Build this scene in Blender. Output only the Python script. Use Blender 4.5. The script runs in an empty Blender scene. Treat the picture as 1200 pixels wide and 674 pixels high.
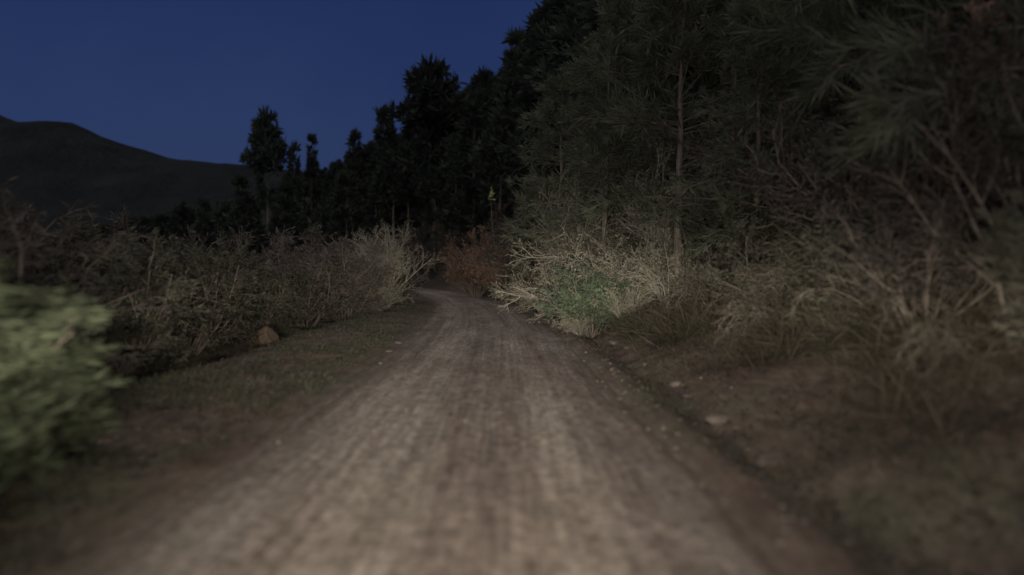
import bpy, math, numpy as np
from mathutils import Vector
R = np.random.RandomState
sc = bpy.context.scene
sc.view_settings.view_transform='Standard'; sc.view_settings.look='None'; sc.view_settings.exposure=0
F=857.; CH=1.6; VX=589.; HY=321.

# ---------------------------------------------------------------- noise
def vn(x,y,s=0):
    xi=np.floor(x); yi=np.floor(y); fx=x-xi; fy=y-yi
    fx=fx*fx*(3-2*fx); fy=fy*fy*(3-2*fy)
    def h(a,b):
        v=np.sin(a*127.1+b*311.7+s*74.7)*43758.5453
        return v-np.floor(v)
    return (h(xi,yi)*(1-fx)+h(xi+1,yi)*fx)*(1-fy)+(h(xi,yi+1)*(1-fx)+h(xi+1,yi+1)*fx)*fy
def fbm(x,y,o=4,s=0):
    r=0;a=.5
    for i in range(o):
        r=r+a*(vn(x,y,s+i)-.5); x=x*2.03;y=y*2.03;a*=.5
    return r*2
def sst(a,b,x):
    t=np.clip((x-a)/(b-a),0,1); return t*t*(3-2*t)

# ---------------------------------------------------------------- terrain
def xc(y):
    y=np.asarray(y,float); a=np.clip(y,16,75); b=np.maximum(0,y-75)
    return -.4-.0024*(a-16)**2-.283*b-.0012*b**2
def H(x,y,fine=True):
    x=np.asarray(x,float); y=np.asarray(y,float)
    d=x-xc(y)
    z=np.zeros(np.broadcast(x,y).shape)
    bank=.38*np.maximum(0,d-2.9)*(d<5.6)+.38*2.7*(d>=5.6)
    hill=1.0*np.maximum(0,d-5.6)
    hill=100*(1-np.exp(-hill/100))
    fade=1-sst(200,310,y)*.92
    hill=hill*fade*(1+.25*fbm(x/30,y/30,3,5))
    z=z+bank+hill
    z=z+.06*np.exp(-((d-2.2)/.18)**2)-.12*np.exp(-((d-2.7)/.28)**2)
    z=z+.10*sst(-2.2,-3.6,d)*1.0
    z=z-.45*np.exp(-((d+5.35)/.5)**2)
    z=z-.25*sst(-5.3,-6.5,d)-.015*np.clip(-d-6,0,120)
    z=z+20*np.exp(-(((x+95)/60)**2+((y-270)/60)**2))
    off=np.clip((np.abs(d)-1.8)/.7,0,1)
    z=z+off*.10*fbm(x/1.3,y/1.3,4,2)
    z=z+off*sst(4,14,np.abs(d))*.8*fbm(x/7,y/7,3,9)
    z=z-.07*(1-sst(1.65,2.05,np.abs(d)))
    z=z+.035*fbm(x*2.3,y*2.3,3,7)*off
    return z

def mesh_np(name,V,Q,mats=(),mi=None,smooth=False,rv=None):
    V=np.ascontiguousarray(V,dtype=np.float32).reshape(-1,3); Q=np.ascontiguousarray(Q,dtype=np.int32).reshape(-1,4)
    m=bpy.data.meshes.new(name)
    m.vertices.add(len(V)); m.vertices.foreach_set('co',V.ravel())
    m.loops.add(Q.size); m.loops.foreach_set('vertex_index',Q.ravel())
    m.polygons.add(len(Q)); m.polygons.foreach_set('loop_start',np.arange(0,Q.size,4,dtype=np.int32))
    m.polygons.foreach_set('loop_total',np.full(len(Q),4,dtype=np.int32))
    for a in mats: m.materials.append(a)
    if mi is not None: m.polygons.foreach_set('material_index',np.asarray(mi,dtype=np.int32))
    m.polygons.foreach_set('use_smooth',np.full(len(Q),smooth,dtype=bool))
    if rv is not None:
        at=m.attributes.new('rv','FLOAT_VECTOR','POINT'); at.data.foreach_set('vector',np.ascontiguousarray(rv,dtype=np.float32).ravel())
    m.update(calc_edges=True); m.validate()
    return m
def obj(name,mesh,loc=(0,0,0),rz=0,s=1,parent=None,tilt=0):
    o=bpy.data.objects.new(name,mesh); bpy.context.collection.objects.link(o)
    o.location=loc; o.rotation_euler=(tilt,0,rz)
    o.scale=(s,s,s) if np.isscalar(s) else s
    if parent: o.parent=parent
    return o
def empty(name):
    o=bpy.data.objects.new(name,None); bpy.context.collection.objects.link(o); o.empty_display_size=.1; return o

# ---------------------------------------------------------------- materials
def mat(name): 
    m=bpy.data.materials.new(name); m.use_nodes=True; nt=m.node_tree
    for n in list(nt.nodes): nt.nodes.remove(n)
    out=nt.nodes.new('ShaderNodeOutputMaterial'); return m,nt,out
def ramp(nt,fac,stops):
    r=nt.nodes.new('ShaderNodeValToRGB'); e=r.color_ramp.elements
    while len(e)<len(stops): e.new(.5)
    for i,(p,c) in enumerate(stops): e[i].position=p; e[i].color=(*c,1)
    nt.links.new(fac,r.inputs[0]); return r.outputs[0]
def noise(nt,vec,scale,detail=5,rough=.6,stretch=None):
    if stretch:
        mp=nt.nodes.new('ShaderNodeMapping'); mp.inputs['Scale'].default_value=stretch
        nt.links.new(vec,mp.inputs[0]); vec=mp.outputs[0]
    n=nt.nodes.new('ShaderNodeTexNoise'); n.inputs['Scale'].default_value=scale
    n.inputs['Detail'].default_value=detail; n.inputs['Roughness'].default_value=rough
    nt.links.new(vec,n.inputs['Vector']); return n.outputs['Fac']
def mix(nt,f,a,b,mode='MIX'):
    m=nt.nodes.new('ShaderNodeMix'); m.data_type='RGBA'; m.blend_type=mode
    if hasattr(f,'links') : nt.links.new(f,m.inputs[0])
    else: m.inputs[0].default_value=f
    for s,i in ((a,6),(b,7)):
        if isinstance(s,tuple): m.inputs[i].default_value=(*s,1)
        else: nt.links.new(s,m.inputs[i])
    return m.outputs[2]
def mth(t,op,a,b=None,c=None):
    n=t.nodes.new('ShaderNodeMath'); n.operation=op
    for k,v in enumerate((a,b,c)):
        if v is None: continue
        if hasattr(v,'links'): t.links.new(v,n.inputs[k])
        else: n.inputs[k].default_value=v
    return n.outputs[0]
def leafmat(name,c1,c2,trans=.25,rough=.7,sc_=1.2):
    m,nt,out=mat(name)
    tc=nt.nodes.new('ShaderNodeNewGeometry'); oi=nt.nodes.new('ShaderNodeObjectInfo')
    n1=noise(nt,tc.outputs['Position'],sc_,2,.7)
    isl=tc.outputs['Random Per Island']
    b=mth(nt,'MULTIPLY_ADD',n1,1.3,-.4); a=mth(nt,'MULTIPLY_ADD',isl,.45,b)
    c=ramp(nt,a,[(.15,c1),(.85,c2)])
    hs=nt.nodes.new('ShaderNodeHueSaturation')
    r=nt.nodes.new('ShaderNodeMapRange'); r.inputs[3].default_value=.7; r.inputs[4].default_value=1.25
    nt.links.new(oi.outputs['Random'],r.inputs[0]); nt.links.new(r.outputs[0],hs.inputs['Value']); nt.links.new(c,hs.inputs['Color'])
    p=nt.nodes.new('ShaderNodeBsdfDiffuse')
    nt.links.new(hs.outputs[0],p.inputs[0])
    t=nt.nodes.new('ShaderNodeBsdfTranslucent'); nt.links.new(hs.outputs[0],t.inputs[0])
    ms=nt.nodes.new('ShaderNodeMixShader'); ms.inputs[0].default_value=trans
    nt.links.new(p.outputs[0],ms.inputs[1]); nt.links.new(t.outputs[0],ms.inputs[2]); nt.links.new(ms.outputs[0],out.inputs[0])
    return m
def surfmat(name,colfn,bumps,rough=.95,bumpvec=None):
    m,nt,out=mat(name); g=nt.nodes.new('ShaderNodeNewGeometry'); P=g.outputs['Position']
    p=nt.nodes.new('ShaderNodeBsdfPrincipled'); p.inputs['Roughness'].default_value=rough
    p.inputs['Specular IOR Level'].default_value=.1
    nt.links.new(colfn(nt,P,g),p.inputs['Base Color'])
    prev=None
    for (scale,st,strg,dist) in bumps:
        b=nt.nodes.new('ShaderNodeBump'); b.inputs['Strength'].default_value=strg; b.inputs['Distance'].default_value=dist
        nt.links.new(noise(nt,P,scale,6,.65,st),b.inputs['Height'])
        if prev: nt.links.new(prev,b.inputs['Normal'])
        prev=b.outputs[0]
    if prev: nt.links.new(prev,p.inputs['Normal'])
    nt.links.new(p.outputs[0],out.inputs[0]); return m

def earthcol(nt,P,g):
    at=nt.nodes.new('ShaderNodeAttribute'); at.attribute_name='rv'; V=at.outputs['Vector']
    s0=nt.nodes.new('ShaderNodeSeparateXYZ'); nt.links.new(V,s0.inputs[0]); d=mth(nt,'ABSOLUTE',s0.outputs[0])
    a=noise(nt,V,1,6,.72,(7,.10,1)); b=noise(nt,V,1,4,.6,(1.7,.05,1)); c=noise(nt,V,1,5,.75,(30,1.0,1)); e=noise(nt,V,1,6,.65,(1.3,.35,1)); f=noise(nt,P,11,6,.8)
    col=ramp(nt,a,[(.34,(.105,.084,.068)),(.5,(.205,.170,.138)),(.66,(.34,.292,.238))])
    col2=ramp(nt,b,[(.38,(.150,.108,.086)),(.62,(.28,.245,.195))])
    x=mix(nt,.5,col,col2)
    x=mix(nt,.8,x,ramp(nt,e,[(.35,(.70,.66,.63)),(.65,(1.17,1.15,1.12))]),'MULTIPLY')
    x=mix(nt,.8,x,ramp(nt,c,[(.3,(.58,.56,.54)),(.7,(1.35,1.35,1.35))]),'MULTIPLY')
    x=mix(nt,.9,x,ramp(nt,f,[(.34,(.35,.33,.31)),(.5,(1,1,1)),(.66,(1.7,1.7,1.7))]),'MULTIPLY')
    w=mth(nt,'SUBTRACT',d,.85); w=mth(nt,'DIVIDE',w,.33); w=mth(nt,'MULTIPLY',w,w); w=mth(nt,'MULTIPLY',w,-1.); w=mth(nt,'EXPONENT',w)
    x=mix(nt,w,x,mix(nt,1.,x,(1.2,1.2,1.19),'MULTIPLY'))
    a=noise(nt,P,.55,6,.65,(1.3,.6,1)); b=noise(nt,P,6,6,.7,(1.4,.5,1))
    c1=ramp(nt,a,[(.35,(.118,.082,.062)),(.52,(.13,.103,.076)),(.68,(.105,.103,.065))])
    near=mix(nt,.85,c1,ramp(nt,b,[(.3,(.45,.42,.4)),(.7,(1.35,1.3,1.25))]),'MULTIPLY')
    n=noise(nt,V,1,5,.7,(1.6,.55,1)); dd=mth(nt,'MULTIPLY_ADD',n,1.7,mth(nt,'SUBTRACT',d,.85))
    mr=nt.nodes.new('ShaderNodeMapRange'); mr.interpolation_type='SMOOTHSTEP'; mr.inputs[1].default_value=1.45; mr.inputs[2].default_value=2.2; nt.links.new(dd,mr.inputs[0])
    near=mix(nt,mr.outputs[0],x,near)
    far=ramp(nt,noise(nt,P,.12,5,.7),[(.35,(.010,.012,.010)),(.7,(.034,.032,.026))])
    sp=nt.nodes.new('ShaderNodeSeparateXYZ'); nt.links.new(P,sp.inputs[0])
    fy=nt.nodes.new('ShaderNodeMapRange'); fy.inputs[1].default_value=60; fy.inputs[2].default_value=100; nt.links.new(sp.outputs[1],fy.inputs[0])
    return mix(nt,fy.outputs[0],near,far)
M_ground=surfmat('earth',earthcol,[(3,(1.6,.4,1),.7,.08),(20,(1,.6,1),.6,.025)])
def mcol(nt,P,g):
    a=noise(nt,P,.03,7,.65); return ramp(nt,a,[(.35,(.010,.012,.012)),(.6,(.018,.020,.018)),(.72,(.032,.028,.025))])
M_mount=surfmat('mountain_scrub',mcol,[(.08,None,1,6)])
def rcol(nt,P,g):
    a=noise(nt,P,5,6,.65); return ramp(nt,a,[(.3,(.085,.066,.05)),(.7,(.165,.132,.105))])
M_rock=surfmat('rock_stone',rcol,[(14,None,.6,.03)])
def rcol2(nt,P,g):
    a=noise(nt,P,5,6,.65); return ramp(nt,a,[(.3,(.085,.06,.04)),(.7,(.14,.10,.07))])
M_rockb=surfmat('ochre_boulder',rcol2,[(10,None,.6,.04)])
def pcol(nt,P,g):
    return ramp(nt,g.outputs['Random Per Island'],[(0,(.07,.056,.042)),(.8,(.14,.115,.088)),(1,(.21,.182,.148))])
M_peb=surfmat('pebble_stone',pcol,[])
def bcol(nt,P,g):
    a=noise(nt,P,1,4,.65,(12,12,2)); return ramp(nt,a,[(.3,(.07,.055,.043)),(.7,(.165,.137,.11))])
M_bark=surfmat('bark',bcol,[])
def bcol2(nt,P,g):
    a=noise(nt,P,6,3,.65); return ramp(nt,a,[(.3,(.12,.102,.08)),(.7,(.27,.24,.19))])
M_twig=surfmat('dry_twig',bcol2,[])
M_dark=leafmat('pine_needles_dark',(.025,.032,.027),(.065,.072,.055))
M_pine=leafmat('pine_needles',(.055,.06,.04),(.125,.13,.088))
M_olive=leafmat('olive_leaves',(.048,.047,.034),(.118,.112,.08))
M_pale=leafmat('pale_dry_leaves',(.125,.11,.076),(.28,.26,.185))
M_green=leafmat('green_leaves',(.05,.062,.04),(.115,.145,.085))
M_lime=leafmat('lime_leaves',(.045,.052,.032),(.165,.185,.11),sc_=3)
M_red=leafmat('russet_leaves',(.11,.068,.05),(.25,.155,.11))
M_brown=leafmat('brown_leaves',(.048,.04,.034),(.105,.088,.075))
M_straw=leafmat('straw_grass',(.055,.046,.032),(.14,.12,.084))
M_grass=leafmat('dull_grass',(.045,.046,.03),(.115,.113,.074))
M_tip=leafmat('yellow_leaf_tip',(.4,.42,.16),(.6,.6,.3))

# ---------------------------------------------------------------- vegetation generators
def nrm(v): return v/np.maximum(np.linalg.norm(v,axis=-1,keepdims=True),1e-9)
class Geo:
    def __init__(s): s.V=[];s.Q=[];s.M=[];s.n=0
    def add(s,V,Q,m):
        V=V.reshape(-1,3); Q=Q.reshape(-1,4)
        s.V.append(V); s.Q.append(Q+s.n); s.M.append(np.full(len(Q),m)); s.n+=len(V)
    def tubes(s,P,r,sides=4,m=0):
        n,k,_=P.shape; T=np.gradient(P,axis=1); T=nrm(T)
        ref=np.where(np.abs(T[...,2:3])<.9,np.array([0,0,1.]),np.array([1.,0,0]))
        A=nrm(np.cross(T,ref)); B=np.cross(T,A)
        an=np.arange(sides)*2*np.pi/sides
        V=P[:,:,None,:]+r[:,:,None,None]*(A[:,:,None,:]*np.cos(an)[None,None,:,None]+B[:,:,None,:]*np.sin(an)[None,None,:,None])
        idx=np.arange(n*k*sides).reshape(n,k,sides)
        a=idx[:,:-1,:];b=idx[:,1:,:]
        Q=np.stack([a,np.roll(a,-1,2),np.roll(b,-1,2),b],-1)
        s.add(V,Q,m)
    def leaves(s,rng,C,D,L,W,m=1):
        n=len(C); D=nrm(D); N=nrm(np.cross(D,rng.normal(size=(n,3))))
        L=np.broadcast_to(L,(n,))[:,None]*(.6+.8*rng.rand(n,1)); W=np.broadcast_to(W,(n,))[:,None]*(.6+.8*rng.rand(n,1))
        V=np.stack([C,C+D*L*.45+N*W*.5,C+D*L,C+D*L*.45-N*W*.5],1)
        s.add(V,np.arange(4*n).reshape(n,4),m)
    def mesh(s,name,mats):
        return mesh_np(name,np.concatenate(s.V),np.concatenate(s.Q),mats,np.concatenate(s.M))
def grow(rng,P,m,tmin,tmax,L,spread,bias,k=4,taper=.5):
    n,kk,_=P.shape; par=np.repeat(np.arange(n),m); t=rng.uniform(tmin,tmax,n*m)
    f=t*(kk-1); i=np.minimum(f.astype(int),kk-2); f=(f-i)[:,None]
    O=P[par,i]*(1-f)+P[par,i+1]*f; D=nrm(P[par,i+1]-P[par,i])
    D=nrm(D+spread*nrm(rng.normal(size=D.shape)))
    ln=L*(1-taper*t)*(.6+.7*rng.rand(n*m))
    b=np.array(bias)[None]
    pts=[O]
    for j in range(k-1):
        D=nrm(D+b/(k-1)+.18*rng.normal(size=D.shape)); pts.append(pts[-1]+D*(ln/(k-1))[:,None])
    return np.stack(pts,1),t
def shrub(name,seed,h=1.6,r=1.,stems=14,sub=7,tw=5,lv=6,ll=.07,lw=.025,mats=None,lean=.9,bias=(0,0,.25),leafalign=0,arch=0):
    rng=R(seed); g=Geo()
    a=rng.rand(stems)*2*np.pi; D=np.stack([np.cos(a)*lean*r/h*rng.rand(stems)**.5,np.sin(a)*lean*r/h*rng.rand(stems)**.5,np.ones(stems)],1); D=nrm(D)
    base=np.stack([np.cos(a),np.sin(a),a*0],1)*.12*r*rng.rand(stems,1); base[:,2]=-.1
    ln=h*(.65+.45*rng.rand(stems)); pts=[base]
    for j in range(5):
        D=nrm(D+.14*rng.normal(size=D.shape)+np.array([0,0,-arch])*j/4); pts.append(pts[-1]+D*(ln/5)[:,None])
    S=np.stack(pts,1); rad=.018*h/1.6
    g.tubes(S,np.linspace(rad,rad*.35,6)[None]*np.ones((stems,1)),4,0)
    B,_=grow(rng,S,sub,.2,1,h*.42,.9,bias); g.tubes(B,np.linspace(rad*.4,rad*.12,4)[None]*np.ones((len(B),1)),3,0)
    T,_=grow(rng,B,tw,.15,1,h*.2,.9,bias,3); g.tubes(T,np.linspace(rad*.16,rad*.06,3)[None]*np.ones((len(T),1)),3,0)
    if lv:
        Lp,_=grow(rng,T,lv,.1,1,.01,1.0,(0,0,0),2); Dr=nrm(Lp[:,1]-Lp[:,0])
        if leafalign: Dr=nrm(Dr*(1-leafalign)+np.array([0,1,0])*leafalign*np.sign(rng.rand(len(Dr),1)-.5)+.1*rng.normal(size=Dr.shape))
        g.leaves(rng,Lp[:,0],Dr,ll,lw,1)
    return g.mesh(name,mats)
def pine(name,seed,h=12,crown=.25,spread=2.6,nb=60,tw=9,nd=10,nl=.35,nw=.06,mats=None,droop=-.15,trunk=.16,lean=0,irregular=.5,dead=8,shape=1.0,clump=0):
    rng=R(seed); g=Geo(); k=12; t=np.linspace(0,1,k)
    wob=np.cumsum(rng.normal(size=(k,2))*.018*h/k*3,0)
    T=np.stack([wob[:,0]+lean*h*t,wob[:,1],t*h-.3],1)[None]
    g.tubes(T,(trunk*(1-t)**.8+.012)[None],8,0)
    u=crown+(1-crown)*rng.rand(nb)**.85
    if clump:
        cu=crown+(1-crown)*rng.rand(clump); u=np.clip(cu[rng.randint(clump,size=nb)]+.025*rng.normal(size=nb),crown,1)
    u[-3:]=[.97,.985,1.0]
    f=u*(k-1); i=np.minimum(f.astype(int),k-2); f=(f-i)[:,None]; O=T[0,i]*(1-f)+T[0,i+1]*f
    v=(u-crown)/(1-crown)
    prof=(1-v)**shape*(.75+.25*np.sin(v*9+seed))+.06
    ln=spread*prof*(1-irregular+2*irregular*rng.rand(nb)*.8)
    az=rng.rand(nb)*2*np.pi; el=(.1+.75*v)+.25*rng.normal(size=nb)
    D=np.stack([np.cos(az)*np.cos(el),np.sin(az)*np.cos(el),np.sin(el)],1)
    pts=[O]
    for j in range(4):
        D=nrm(D+np.array([0,0,droop])+.10*rng.normal(size=D.shape)+np.array([0,0,.12])*(j>2)); pts.append(pts[-1]+D*(ln/4)[:,None])
    B=np.stack(pts,1); br=(trunk*.22*(.35+.65*ln/spread))[:,None]*np.linspace(1,.2,5)[None]; g.tubes(B,br,4,0)
    if dead:
        ud=rng.uniform(.12,crown+.1,dead); f=ud*(k-1); i=np.minimum(f.astype(int),k-2); f=(f-i)[:,None]; O=T[0,i]*(1-f)+T[0,i+1]*f
        az=rng.rand(dead)*6.28; D=np.stack([np.cos(az),np.sin(az),.1*rng.normal(size=dead)],1); pts=[O]
        for j in range(4): D=nrm(D+np.array([0,0,-.12])+.15*rng.normal(size=D.shape)); pts.append(pts[-1]+D*(spread*.5*(.3+.7*rng.rand(dead))/4)[:,None])
        Dd=np.stack(pts,1); g.tubes(Dd,trunk*.13*np.linspace(1,.2,5)[None]*np.ones((dead,1)),4,0)
        Dt,_=grow(rng,Dd,5,.2,1,spread*.2,.7,(0,0,-.05),3); g.tubes(Dt,trunk*.04*np.linspace(1,.4,3)[None]*np.ones((len(Dt),1)),3,0)
    W,_=grow(rng,B,tw,.2,1,spread*.30,.75,(0,0,.12),3); g.tubes(W,trunk*.045*np.linspace(1,.5,3)[None]*np.ones((len(W),1)),3,0)
    N,_=grow(rng,W,nd,.25,1,.01,.75,(0,0,0),2); g.leaves(rng,N[:,0],N[:,1]-N[:,0],nl,nw,1)
    return g.mesh(name,mats)

# ---------------------------------------------------------------- ground / road
def axis(lo,hi,c0,c1,step,gr):
    a=list(np.arange(c0,c1,step)); s=step; x=a[-1]
    while x<hi: s*=gr; x+=s; a.append(x)
    s=step; x=a[0]
    while x>lo: s*=gr; x-=s; a.insert(0,x)
    return np.array(a)
xs=axis(-1500,1500,-9,9,.12,1.06); ys=axis(-60,2500,-2,22,.14,1.035)
X,Y=np.meshgrid(xs,ys); Z=H(X,Y)
idx=np.arange(X.size).reshape(X.shape)
Q=np.stack([idx[:-1,:-1],idx[:-1,1:],idx[1:,1:],idx[1:,:-1]],-1)
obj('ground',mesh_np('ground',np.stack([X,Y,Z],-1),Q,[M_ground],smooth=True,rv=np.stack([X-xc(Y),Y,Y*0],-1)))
ry=axis(-8,270,-2,25,.09,1.03); rd=np.linspace(-2.12,2.12,60)
Yr,Dr=np.meshgrid(ry,rd,indexing='ij')
edge=1+.04*fbm(Yr*.7,Dr*0+np.sign(Dr)*3,4,3)*(np.abs(Dr)>1.2)
Xr=xc(Yr)+Dr*edge
Zr=.012+.03*(1-(Dr/2)**2)-.022*np.exp(-((np.abs(Dr)-.85)/.28)**2)-.07*sst(1.75,2.12,np.abs(Dr))+.026*fbm(Xr*1.4,Yr*.4,4,11)+.008*fbm(Xr*9,Yr*4,2,12)
idx=np.arange(Xr.size).reshape(Xr.shape)
Q=np.stack([idx[:-1,:-1],idx[:-1,1:],idx[1:,1:],idx[1:,:-1]],-1)
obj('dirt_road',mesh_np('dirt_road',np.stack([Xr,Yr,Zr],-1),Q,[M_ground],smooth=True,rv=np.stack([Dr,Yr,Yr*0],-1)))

mx=np.linspace(-1100,200,200); my=np.linspace(380,900,70)
MX,MY=np.meshgrid(mx,my)
pxk=[-600,-200,0,40,90,130,200,260,330,420,600,900]; hk=[260,220,193,178,181,163,141,133,128,115,95,60]
rh=np.interp(MX/620*F+VX,pxk,hk)/F*620
prof=np.exp(-((MY-620)/150)**2)
MZ=rh*prof+fbm(MX/60,MY/60,5,21)*14*prof*sst(620,520,MY)+fbm(MX/12,MY/12,3,22)*1.6-3
idx=np.arange(MX.size).reshape(MX.shape)
Q=np.stack([idx[:-1,:-1],idx[:-1,1:],idx[1:,1:],idx[1:,:-1]],-1)
obj('mountain_ridge',mesh_np('mountain_ridge',np.stack([MX,MY,MZ],-1),Q,[M_mount],smooth=True))

# ---------------------------------------------------------------- rocks & pebbles
def cubesphere(n):
    V=[];Qs=[];c=0
    u=np.linspace(-1,1,n+1); A,B=np.meshgrid(u,u)
    for ax in range(3):
        for sg in (-1,1):
            P=np.zeros((n+1,n+1,3)); P[...,ax]=sg; P[...,(ax+1)%3]=A*sg; P[...,(ax+2)%3]=B
            i=np.arange((n+1)**2).reshape(n+1,n+1)+c; c+=(n+1)**2
            V.append(P.reshape(-1,3)); Qs.append(np.stack([i[:-1,:-1],i[:-1,1:],i[1:,1:],i[1:,:-1]],-1).reshape(-1,4))
    V=nrm(np.concatenate(V)); return V,np.concatenate(Qs)
def rockmesh(name,seed,m,n=10):
    V,Qs=cubesphere(n); rng=R(seed)
    for _ in range(9):
        d=nrm(rng.normal(size=3)); c=rng.uniform(.55,.85); p=V@d; V=V-np.maximum(0,p-c)[:,None]*d*.85
    V=V+nrm(V)*.12*fbm(V[:,:1]*2.2+V[:,2:]*1.7+9,V[:,1:2]*2.2+5,3,seed)
    V[:,2]*=.7
    return mesh_np(name,V,Qs,[m],smooth=False)
rocks=[rockmesh('rock',s,M_rock) for s in (1,2,3)]
def gp(px,py):
    ang=(py-HY)/F; D=CH/max(ang,.005)
    for _ in range(40):
        z=float(H((px-VX)/F*D,D)); D=.6*D+.4*(CH-z)/max(ang,.005)
    return (px-VX)/F*D,D
rng=R(4)
for i,(px,py,s) in enumerate([(722,402,.16),(757,428,.07),(793,452,.13),(808,466,.07),(846,494,.16),(866,503,.06),(911,543,.13),(990,632,.07),(850,596,.04),
        (596,416,.05),(468,402,.09),(455,412,.06),(218,517,.07),(125,517,.08),(700,392,.12),(735,408,.08)]):
    x,D=gp(px,py); z=float(H(x,D)); 
    if abs(x-float(xc(D)))<1.9: z=.02
    obj('rock',rocks[i%3],(x,D,z+s*.05),rng.rand()*6,(s,s*(.9+.9*rng.rand()),s*.7))
x,D=-5.6,17.5
obj('boulder',rockmesh('boulder',12,M_rockb,14),(x,D,float(H(x,D))+.25),.6,(.34,.40,.62))
V0,Q0=cubesphere(2)
def scatter_stones(name,xy,smin,smax,m,seed):
    rng=R(seed); x,y=xy; n=len(x); s=smin+(smax-smin)*rng.rand(n)**6
    z=H(x,y); d=np.abs(x-xc(y)); z=np.where(d<1.9,.018,z); s=np.where(d<1.7,s*.6,s)
    sc3=s[:,None]*rng.uniform(.6,1.2,(n,3)); sc3[:,2]*=.5
    V=V0[None]*sc3[:,None,:]
    a=rng.rand(n)*6.28; c,sn=np.cos(a)[:,None],np.sin(a)[:,None]
    V=np.stack([V[...,0]*c-V[...,1]*sn,V[...,0]*sn+V[...,1]*c,V[...,2]],-1)
    V+=np.stack([x,y,z],-1)[:,None,:]
    Qs=Q0[None]+(np.arange(n)*len(V0))[:,None,None]
    obj(name,mesh_np(name,V,Qs,[m],smooth=True))
rng=R(8); n=4600
y=3+42*rng.rand(n)**1.4; side=rng.rand(n)
d=np.where(side<.4,2.25+.5*rng.normal(size=n),np.where(side<.6,-2.3-np.abs(rng.normal(size=n))*1.2,rng.uniform(-1.8,1.8,n)))
scatter_stones('gravel',(xc(y)+d,y),.005,.045,M_peb,3)

# ---------------------------------------------------------------- grass masses
def grassmass(name,x,y,L,W,m,seed,lean=.6,align=.3,cl=7,spread=.09):
    rng=R(seed); x=np.repeat(x,cl)+rng.normal(size=len(x)*cl)*spread; y=np.repeat(y,cl)+rng.normal(size=len(y)*cl)*spread
    z=H(x,y)-.02; D=np.stack([rng.normal(size=len(x))*lean,rng.normal(size=len(x))*lean+align*np.sign(rng.normal(size=len(x))),np.ones(len(x))],1)
    g=Geo(); D=nrm(D); C=np.stack([x,y,z],1)
    L=np.broadcast_to(L,(len(x),))
    g.leaves(rng,C,D,L,W,0)
    D2=nrm(D+np.stack([D[:,0],D[:,1],-.6*np.ones(len(x))],1)*.9)
    g.leaves(rng,C+D*(L*.45)[:,None],D2,L*.8,W*.7,0)
    obj(name,g.mesh(name,[m]))
rng=R(21)
n=5600; y=3+38*rng.rand(n)**1.3; d=-2.1-4.1*rng.rand(n)**.8; k=vn(y*.9,d*.9,4)>.36
grassmass('verge_grass',(xc(y)+d)[k],y[k],.13,.012,M_grass,31,.8,1.0,spread=.13)
n=2800; y=3+40*rng.rand(n)**1.2; d=2.5+3.6*rng.rand(n); k=vn(y*.7,d*.9,14)>.42
grassmass('dry_verge_grass',(xc(y)+d)[k],y[k],.18,.012,M_straw,32,.8,1.0,spread=.12)
n=620; y=5+14*rng.rand(n); d=3.4+3.4*rng.rand(n); k=vn(y*.8,d*.8,44)>.45
grassmass('dry_grass_clump',(xc(y)+d)[k],y[k],.55,.012,M_straw,33,.9,1.2,cl=28,spread=.18)
n=240; y=26+34*rng.rand(n); d=2.6+2.6*rng.rand(n)
grassmass('tall_dry_stalks',xc(y)+d,y,1.5,.03,M_straw,34,.16,0,cl=16,spread=.25)
rng=R(40); n=26000; y=2.5+40*rng.rand(n)**1.3; sg=np.sign(rng.rand(n)-.45); d=np.where(sg>0,2.3+6*rng.rand(n),-2.3-6*rng.rand(n)); x=xc(y)+d
g=Geo(); Dd=nrm(np.stack([rng.normal(size=n),rng.normal(size=n)*1.6,.25*rng.normal(size=n)],1)); g.leaves(rng,np.stack([x,y,H(x,y)+.02],1),Dd,.07,.03,0)
obj('leaf_litter',g.mesh('leaf_litter',[M_brown]))

# ---------------------------------------------------------------- shrubs
S={}
S['pale']=[shrub('dry_shrub',s,2.4,2.0,20,8,6,4,.10,.03,[M_twig,M_pale],1.0,(0,0,-.05),0,.22) for s in (1,2)]
S['arch']=[shrub('arching_shrub',s,1.8,2.4,22,8,6,4,.16,.02,[M_bark,M_straw],1.5,(0,0,-.3),.6,.55) for s in (21,22)]
S['olive']=[shrub('olive_shrub',s,2.1,1.9,18,8,6,9,.15,.04,[M_bark,M_olive],1.0,(0,0,.1),.6) for s in (3,4,5)]
S['green']=[shrub('green_shrub',s,1.6,1.0,16,9,6,7,.11,.04,[M_bark,M_green],.9) for s in (6,)]
S['red']=[shrub('russet_shrub',s,2.8,2.2,16,8,6,6,.13,.06,[M_bark,M_red],.9) for s in (7,8)]
S['brown']=[shrub('brown_shrub',s,3.2,2.6,18,8,6,8,.20,.035,[M_bark,M_brown],.9,(0,0,.1),.6) for s in (9,10)]
S['twiggy']=[shrub('twiggy_shrub',s,2.8,1.7,26,8,6,3,.09,.02,[M_twig,M_pale],.8,(0,0,.3)) for s in (13,14)]
S['lime']=[shrub('leafy_shrub',s,1.5,1.0,22,9,6,12,.28,.028,[M_bark,M_lime],1.0,(0,0,0),.85,.15) for s in (15,)]
S['mass']=[shrub('mass_shrub',s,2.6,2.3,12,7,4,5,.22,.08,[M_bark,m],.9,(0,0,.1)) for s,m in ((31,M_olive),(32,M_brown),(33,M_brown))]
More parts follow.
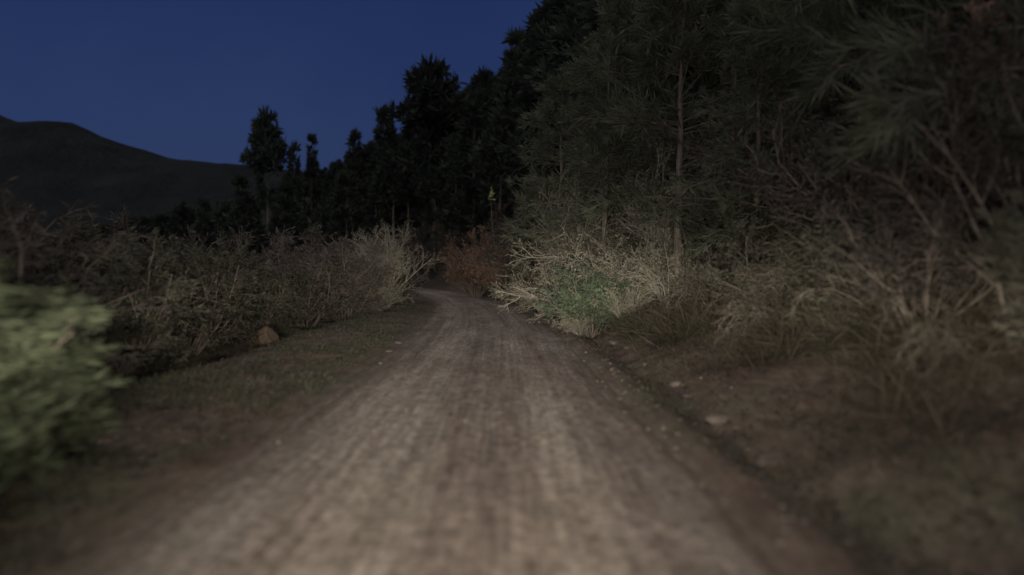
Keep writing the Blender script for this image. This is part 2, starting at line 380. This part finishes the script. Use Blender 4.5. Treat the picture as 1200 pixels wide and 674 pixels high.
def put(kind,x,y,s=1,rz=None,name=None,parent=None,seed=[0],dz=0):
    seed[0]+=1; r=R(seed[0]+100)
    ms=S[kind][r.randint(len(S[kind]))]
    al=kind in('lime','olive','brown','arch') and y<16
    return obj(name or ms.name,ms,(x,y,float(H(x,y))+dz),(r.randint(2)*math.pi+.2*r.normal() if al else r.rand()*6.28) if rz is None else rz,s,parent)
put('lime',-3.7,4.7,.95); put('lime',-4.2,5.6,.95); put('lime',-3.45,3.85,.78)
put('brown',-6.2,8.0,(.95,.95,.72)); put('brown',-7.6,9.8,(1.2,1.2,.85)); put('olive',-6.2,6.8,(1.1,1.1,.85)); put('brown',-6.0,6.6,(.95,.95,.58)); put('olive',-7.4,8.2,(1.2,1.2,1.05))
for (x,y,s,k) in [(-6.9,10.5,.85,'olive'),(-6.6,12.6,.9,'olive'),(-7.6,13.5,1.05,'olive'),(-6.6,15.2,1.0,'olive'),(-7.3,18,1.1,'olive'),(-6.9,20.5,.9,'olive'),(-8.6,16,1.2,'olive'),
        (-6.4,24,.9,'olive'),(-9.3,12.5,1.0,'brown'),(-9.5,20,1.1,'brown'),(-7.2,26.5,1.0,'brown'),(-5.9,27.5,.9,'brown')]:
    put(k,x,y,s)
put('twiggy',-5.1,31,1.15); put('twiggy',-6.0,33.5,1.2); put('pale',-5.0,29,.6); put('olive',-5.6,37,1.1); put('brown',-6.6,42,1.1)
for (x,y,s,k) in [(2.45,19.6,1.08,'green'),(2.0,19.1,.3,'pale'),(3.2,19.0,.45,'pale'),(2.4,23.5,1.15,'pale'),(3.7,21,1.1,'pale'),(4.4,19,.8,'pale'),(3.9,24.5,1.55,'pale'),(5.2,23,1.4,'twiggy'),(2.9,26,1.5,'twiggy'),
        (1.8,29,1.0,'pale'),(6.0,20,1.0,'olive'),(5.1,17,.8,'arch'),(6.4,17,1.0,'brown'),(6.2,14,.9,'brown'),(5.0,14,.8,'arch'),(4.5,11.8,.6,'arch'),(5.6,12.2,.9,'arch'),(6.0,10.8,.95,'olive'),(5.2,9.4,.8,'arch'),(5.5,7.6,.85,'brown'),(5.0,6.0,.7,'olive'),(6.2,9.2,.85,'red'),(5.2,10.3,.7,'olive'),
        (4.9,12.9,.7,'olive'),(5.6,15.4,.85,'olive'),(4.9,8.4,.6,'brown'),(4.6,7.0,.45,'arch'),(5.7,11.4,.9,'brown'),
        (-.3,45,1.3,'red'),(-1.9,50,1.45,'red'),(1.1,42,1.3,'red'),(2.4,38,1.3,'brown'),(-2.6,56,1.3,'red'),(2.8,33,1.3,'olive')]:
    put(k,x,y,s)
ug=empty('roadside_undergrowth'); rng=R(77)
for i in range(220):
    y=26+130*rng.rand()**1.2; 
    if rng.rand()<.6: d=rng.uniform(4.6,18)
    else: d=-rng.uniform(5.4,26)
    x=float(xc(y))+d
    put('mass',x,y,rng.uniform(.8,1.5),parent=ug)
for i in range(45):
    y=8+16*rng.rand(); x=float(xc(y))-rng.uniform(8.5,26); put('mass',x,y,rng.uniform(.55,.85),parent=ug)
for i in range(46):
    y=6+22*rng.rand(); x=float(xc(y))+rng.uniform(7.0,16); put('mass',x,y,rng.uniform(.6,1.0),parent=ug)

# ---------------------------------------------------------------- trees
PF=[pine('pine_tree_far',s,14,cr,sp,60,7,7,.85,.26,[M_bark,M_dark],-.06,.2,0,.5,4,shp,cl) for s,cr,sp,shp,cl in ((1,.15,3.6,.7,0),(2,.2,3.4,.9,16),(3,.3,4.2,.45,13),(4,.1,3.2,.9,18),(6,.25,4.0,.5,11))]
PN=[pine('pine_tree',s,9,.26,3.0,80,9,16,.32,.03,[M_bark,M_pine],-.14,.11,l,.45,16,.55) for s,l in ((11,.02),(12,-.06),(13,.08))]
for i,(px,D,s,r) in enumerate([(790,19.5,1.0,0),(703,24,.95,2.1),(742,27,1.15,4.2),(850,23,1.25,0.5),(880,15.5,.7,3.),(650,35,1.2,1.),(925,18,1.0,5.),(700,32,1.2,3.)]):
    x=(px-VX)/F*D; obj('pine_tree',PN[i%3],(x,D,float(H(x,D))-.1),r,s)
big=pine('pine_tree_near',17,9,.04,3.2,120,12,26,.40,.020,[M_bark,M_pine],-.12,.17,0,.4,6,.45)
obj('pine_tree',big,(6.6,8.1,float(H(6.6,8.1))-.3),.5,1.0)
obj('pine_tree',big,(7.4,11.3,float(H(7.4,11.3))-.3),2.5,1.1)
g=Geo(); r_=R(3); t=np.linspace(0,1,8); T=np.stack([.15*np.sin(t*5),.1*t,t*7.2-.1],1)[None]; g.tubes(T,(.05*(1-t)+.008)[None],5,0)
B,_=grow(r_,T,26,.35,.97,.9,.9,(0,0,.3)); g.tubes(B,.008*np.linspace(1,.3,4)[None]*np.ones((len(B),1)),3,0)
N=T[0,-1]+r_.normal(size=(34,3))*np.array([.07,.07,.2]); g.leaves(r_,N,r_.normal(size=(34,3))+[0,0,.6],.2,.07,1)
x,D=-.5,42.; obj('sapling',g.mesh('sapling',[M_bark,M_tip]),(x,D,float(H(x,D))-.9))

sil=([0,200,250,290,330,380,400,420,440,460,480,492,505,522,540,560,590,605,622,640,1300],[290,250,215,208,200,197,182,178,165,158,150,120,112,118,112,98,85,50,30,0,-900])
forest=empty('pine_forest'); rng=R(5); cnt=0
for i in range(9000):
    u=rng.rand(); px=rng.uniform(372,680) if u<.62 else rng.uniform(680,1300)
    y=rng.uniform(60,230) if u<.62 else rng.uniform(28,90)
    x=(px-VX)/F*y; d=x-float(xc(y))
    if d<7: continue
    z=float(H(x,y)); lim=CH+(HY-np.interp(px,*sil))/F*y-z
    s=rng.uniform(.75,1.35); h=14.3*s
    if h>lim: 
        s=lim/14.3*rng.uniform(.8,1.0)
        if s<.3: continue
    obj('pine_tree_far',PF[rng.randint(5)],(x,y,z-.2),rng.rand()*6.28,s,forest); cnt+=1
    if cnt>430: break
wood=empty('distant_woodland')
for i in range(230):
    y=rng.uniform(70,290); px=rng.uniform(-20,430); x=(px-VX)/F*y; d=x-float(xc(y))
    if abs(d)<7: continue
    z=float(H(x,y)); lim=CH+(HY-np.interp(px,*sil))/F*y-z; s=min(rng.uniform(.5,.9),lim/14.3)
    if s<.2: continue
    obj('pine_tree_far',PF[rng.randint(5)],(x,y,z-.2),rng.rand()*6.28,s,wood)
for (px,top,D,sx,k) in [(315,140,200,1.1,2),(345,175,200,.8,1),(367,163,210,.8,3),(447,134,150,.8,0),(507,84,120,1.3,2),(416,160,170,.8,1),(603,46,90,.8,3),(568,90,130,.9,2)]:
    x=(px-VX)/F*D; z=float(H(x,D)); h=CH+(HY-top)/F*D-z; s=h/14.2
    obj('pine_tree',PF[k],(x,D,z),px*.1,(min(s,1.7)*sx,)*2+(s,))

# ---------------------------------------------------------------- light
w=bpy.data.worlds.new('World'); sc.world=w; w.use_nodes=True; nt=w.node_tree; bg=nt.nodes['Background']
sky=nt.nodes.new('ShaderNodeTexSky'); sky.sky_type='NISHITA'; sky.sun_disc=False
sky.sun_elevation=math.radians(-3); sky.sun_rotation=math.radians(200); sky.ozone_density=4
tc=nt.nodes.new('ShaderNodeTexCoord'); sp=nt.nodes.new('ShaderNodeSeparateXYZ'); nt.links.new(tc.outputs['Generated'],sp.inputs[0])
dus=ramp(nt,sp.outputs[2],[(0,(.026,.042,.112)),(.2,(.019,.036,.105)),(.4,(.010,.023,.080)),(1,(.02,.03,.075))])
ns=noise(nt,tc.outputs['Generated'],3,4,.6); dus=mix(nt,.35,dus,ramp(nt,ns,[(.35,(.75,.78,.85)),(.65,(1.35,1.25,1.1))]),'MULTIPLY')
add=mix(nt,1.0,mix(nt,1.0,sky.outputs[0],(.1,.15,.2),'MULTIPLY'),dus,'ADD')
nt.links.new(add,bg.inputs[0]); bg.inputs[1].default_value=1.
sl=bpy.data.lights.new('ambient_fill','SUN'); sl.energy=1.25; sl.angle=math.radians(100); sl.color=(1,.97,.93)  # added wide fill lamp that lifts the blacks; the real sun has set
so=bpy.data.objects.new('ambient_fill',sl); bpy.context.collection.objects.link(so); so.rotation_euler=(math.radians(40),math.radians(-12),0)
for i,xl in enumerate((-.95,.35)):
    l=bpy.data.lights.new('headlight','SPOT'); l.energy=15500; l.spot_size=math.radians(130); l.spot_blend=1; l.shadow_soft_size=.09; l.color=(1,.94,.83)
    l.use_nodes=True; t=l.node_tree; em=t.nodes['Emission']
    ge=t.nodes.new('ShaderNodeNewGeometry'); sp=t.nodes.new('ShaderNodeSeparateXYZ'); t.links.new(ge.outputs['Incoming'],sp.inputs[0])
    s=mth(t,'DIVIDE',sp.outputs[2],.06); s=mth(t,'MULTIPLY',s,s); s=mth(t,'ADD',s,1.); s=mth(t,'POWER',s,-.87)
    h=mth(t,'DIVIDE',sp.outputs[0],.24); h=mth(t,'MULTIPLY',h,h); h=mth(t,'ADD',h,1.); h=mth(t,'POWER',h,-1.)
    t.links.new(mth(t,'MULTIPLY',s,h),em.inputs['Strength'])
    o=bpy.data.objects.new('headlight',l); bpy.context.collection.objects.link(o); o.location=(xl,.4,1.15)
    o.rotation_euler=(math.radians(89),0,math.radians(-3))

# ---------------------------------------------------------------- camera
c=bpy.data.cameras.new('camera'); co=bpy.data.objects.new('camera',c); bpy.context.collection.objects.link(co)
c.sensor_width=36; c.lens=18/math.tan(math.atan(600/F)); c.clip_start=.05; c.clip_end=5000
co.location=(0,0,CH); co.rotation_euler=(math.radians(90)-math.atan(16/F),0,-math.atan(11/F))
c.dof.use_dof=True; c.dof.focus_distance=24; c.dof.aperture_fstop=.34
sc.camera=co
print('trees',cnt)
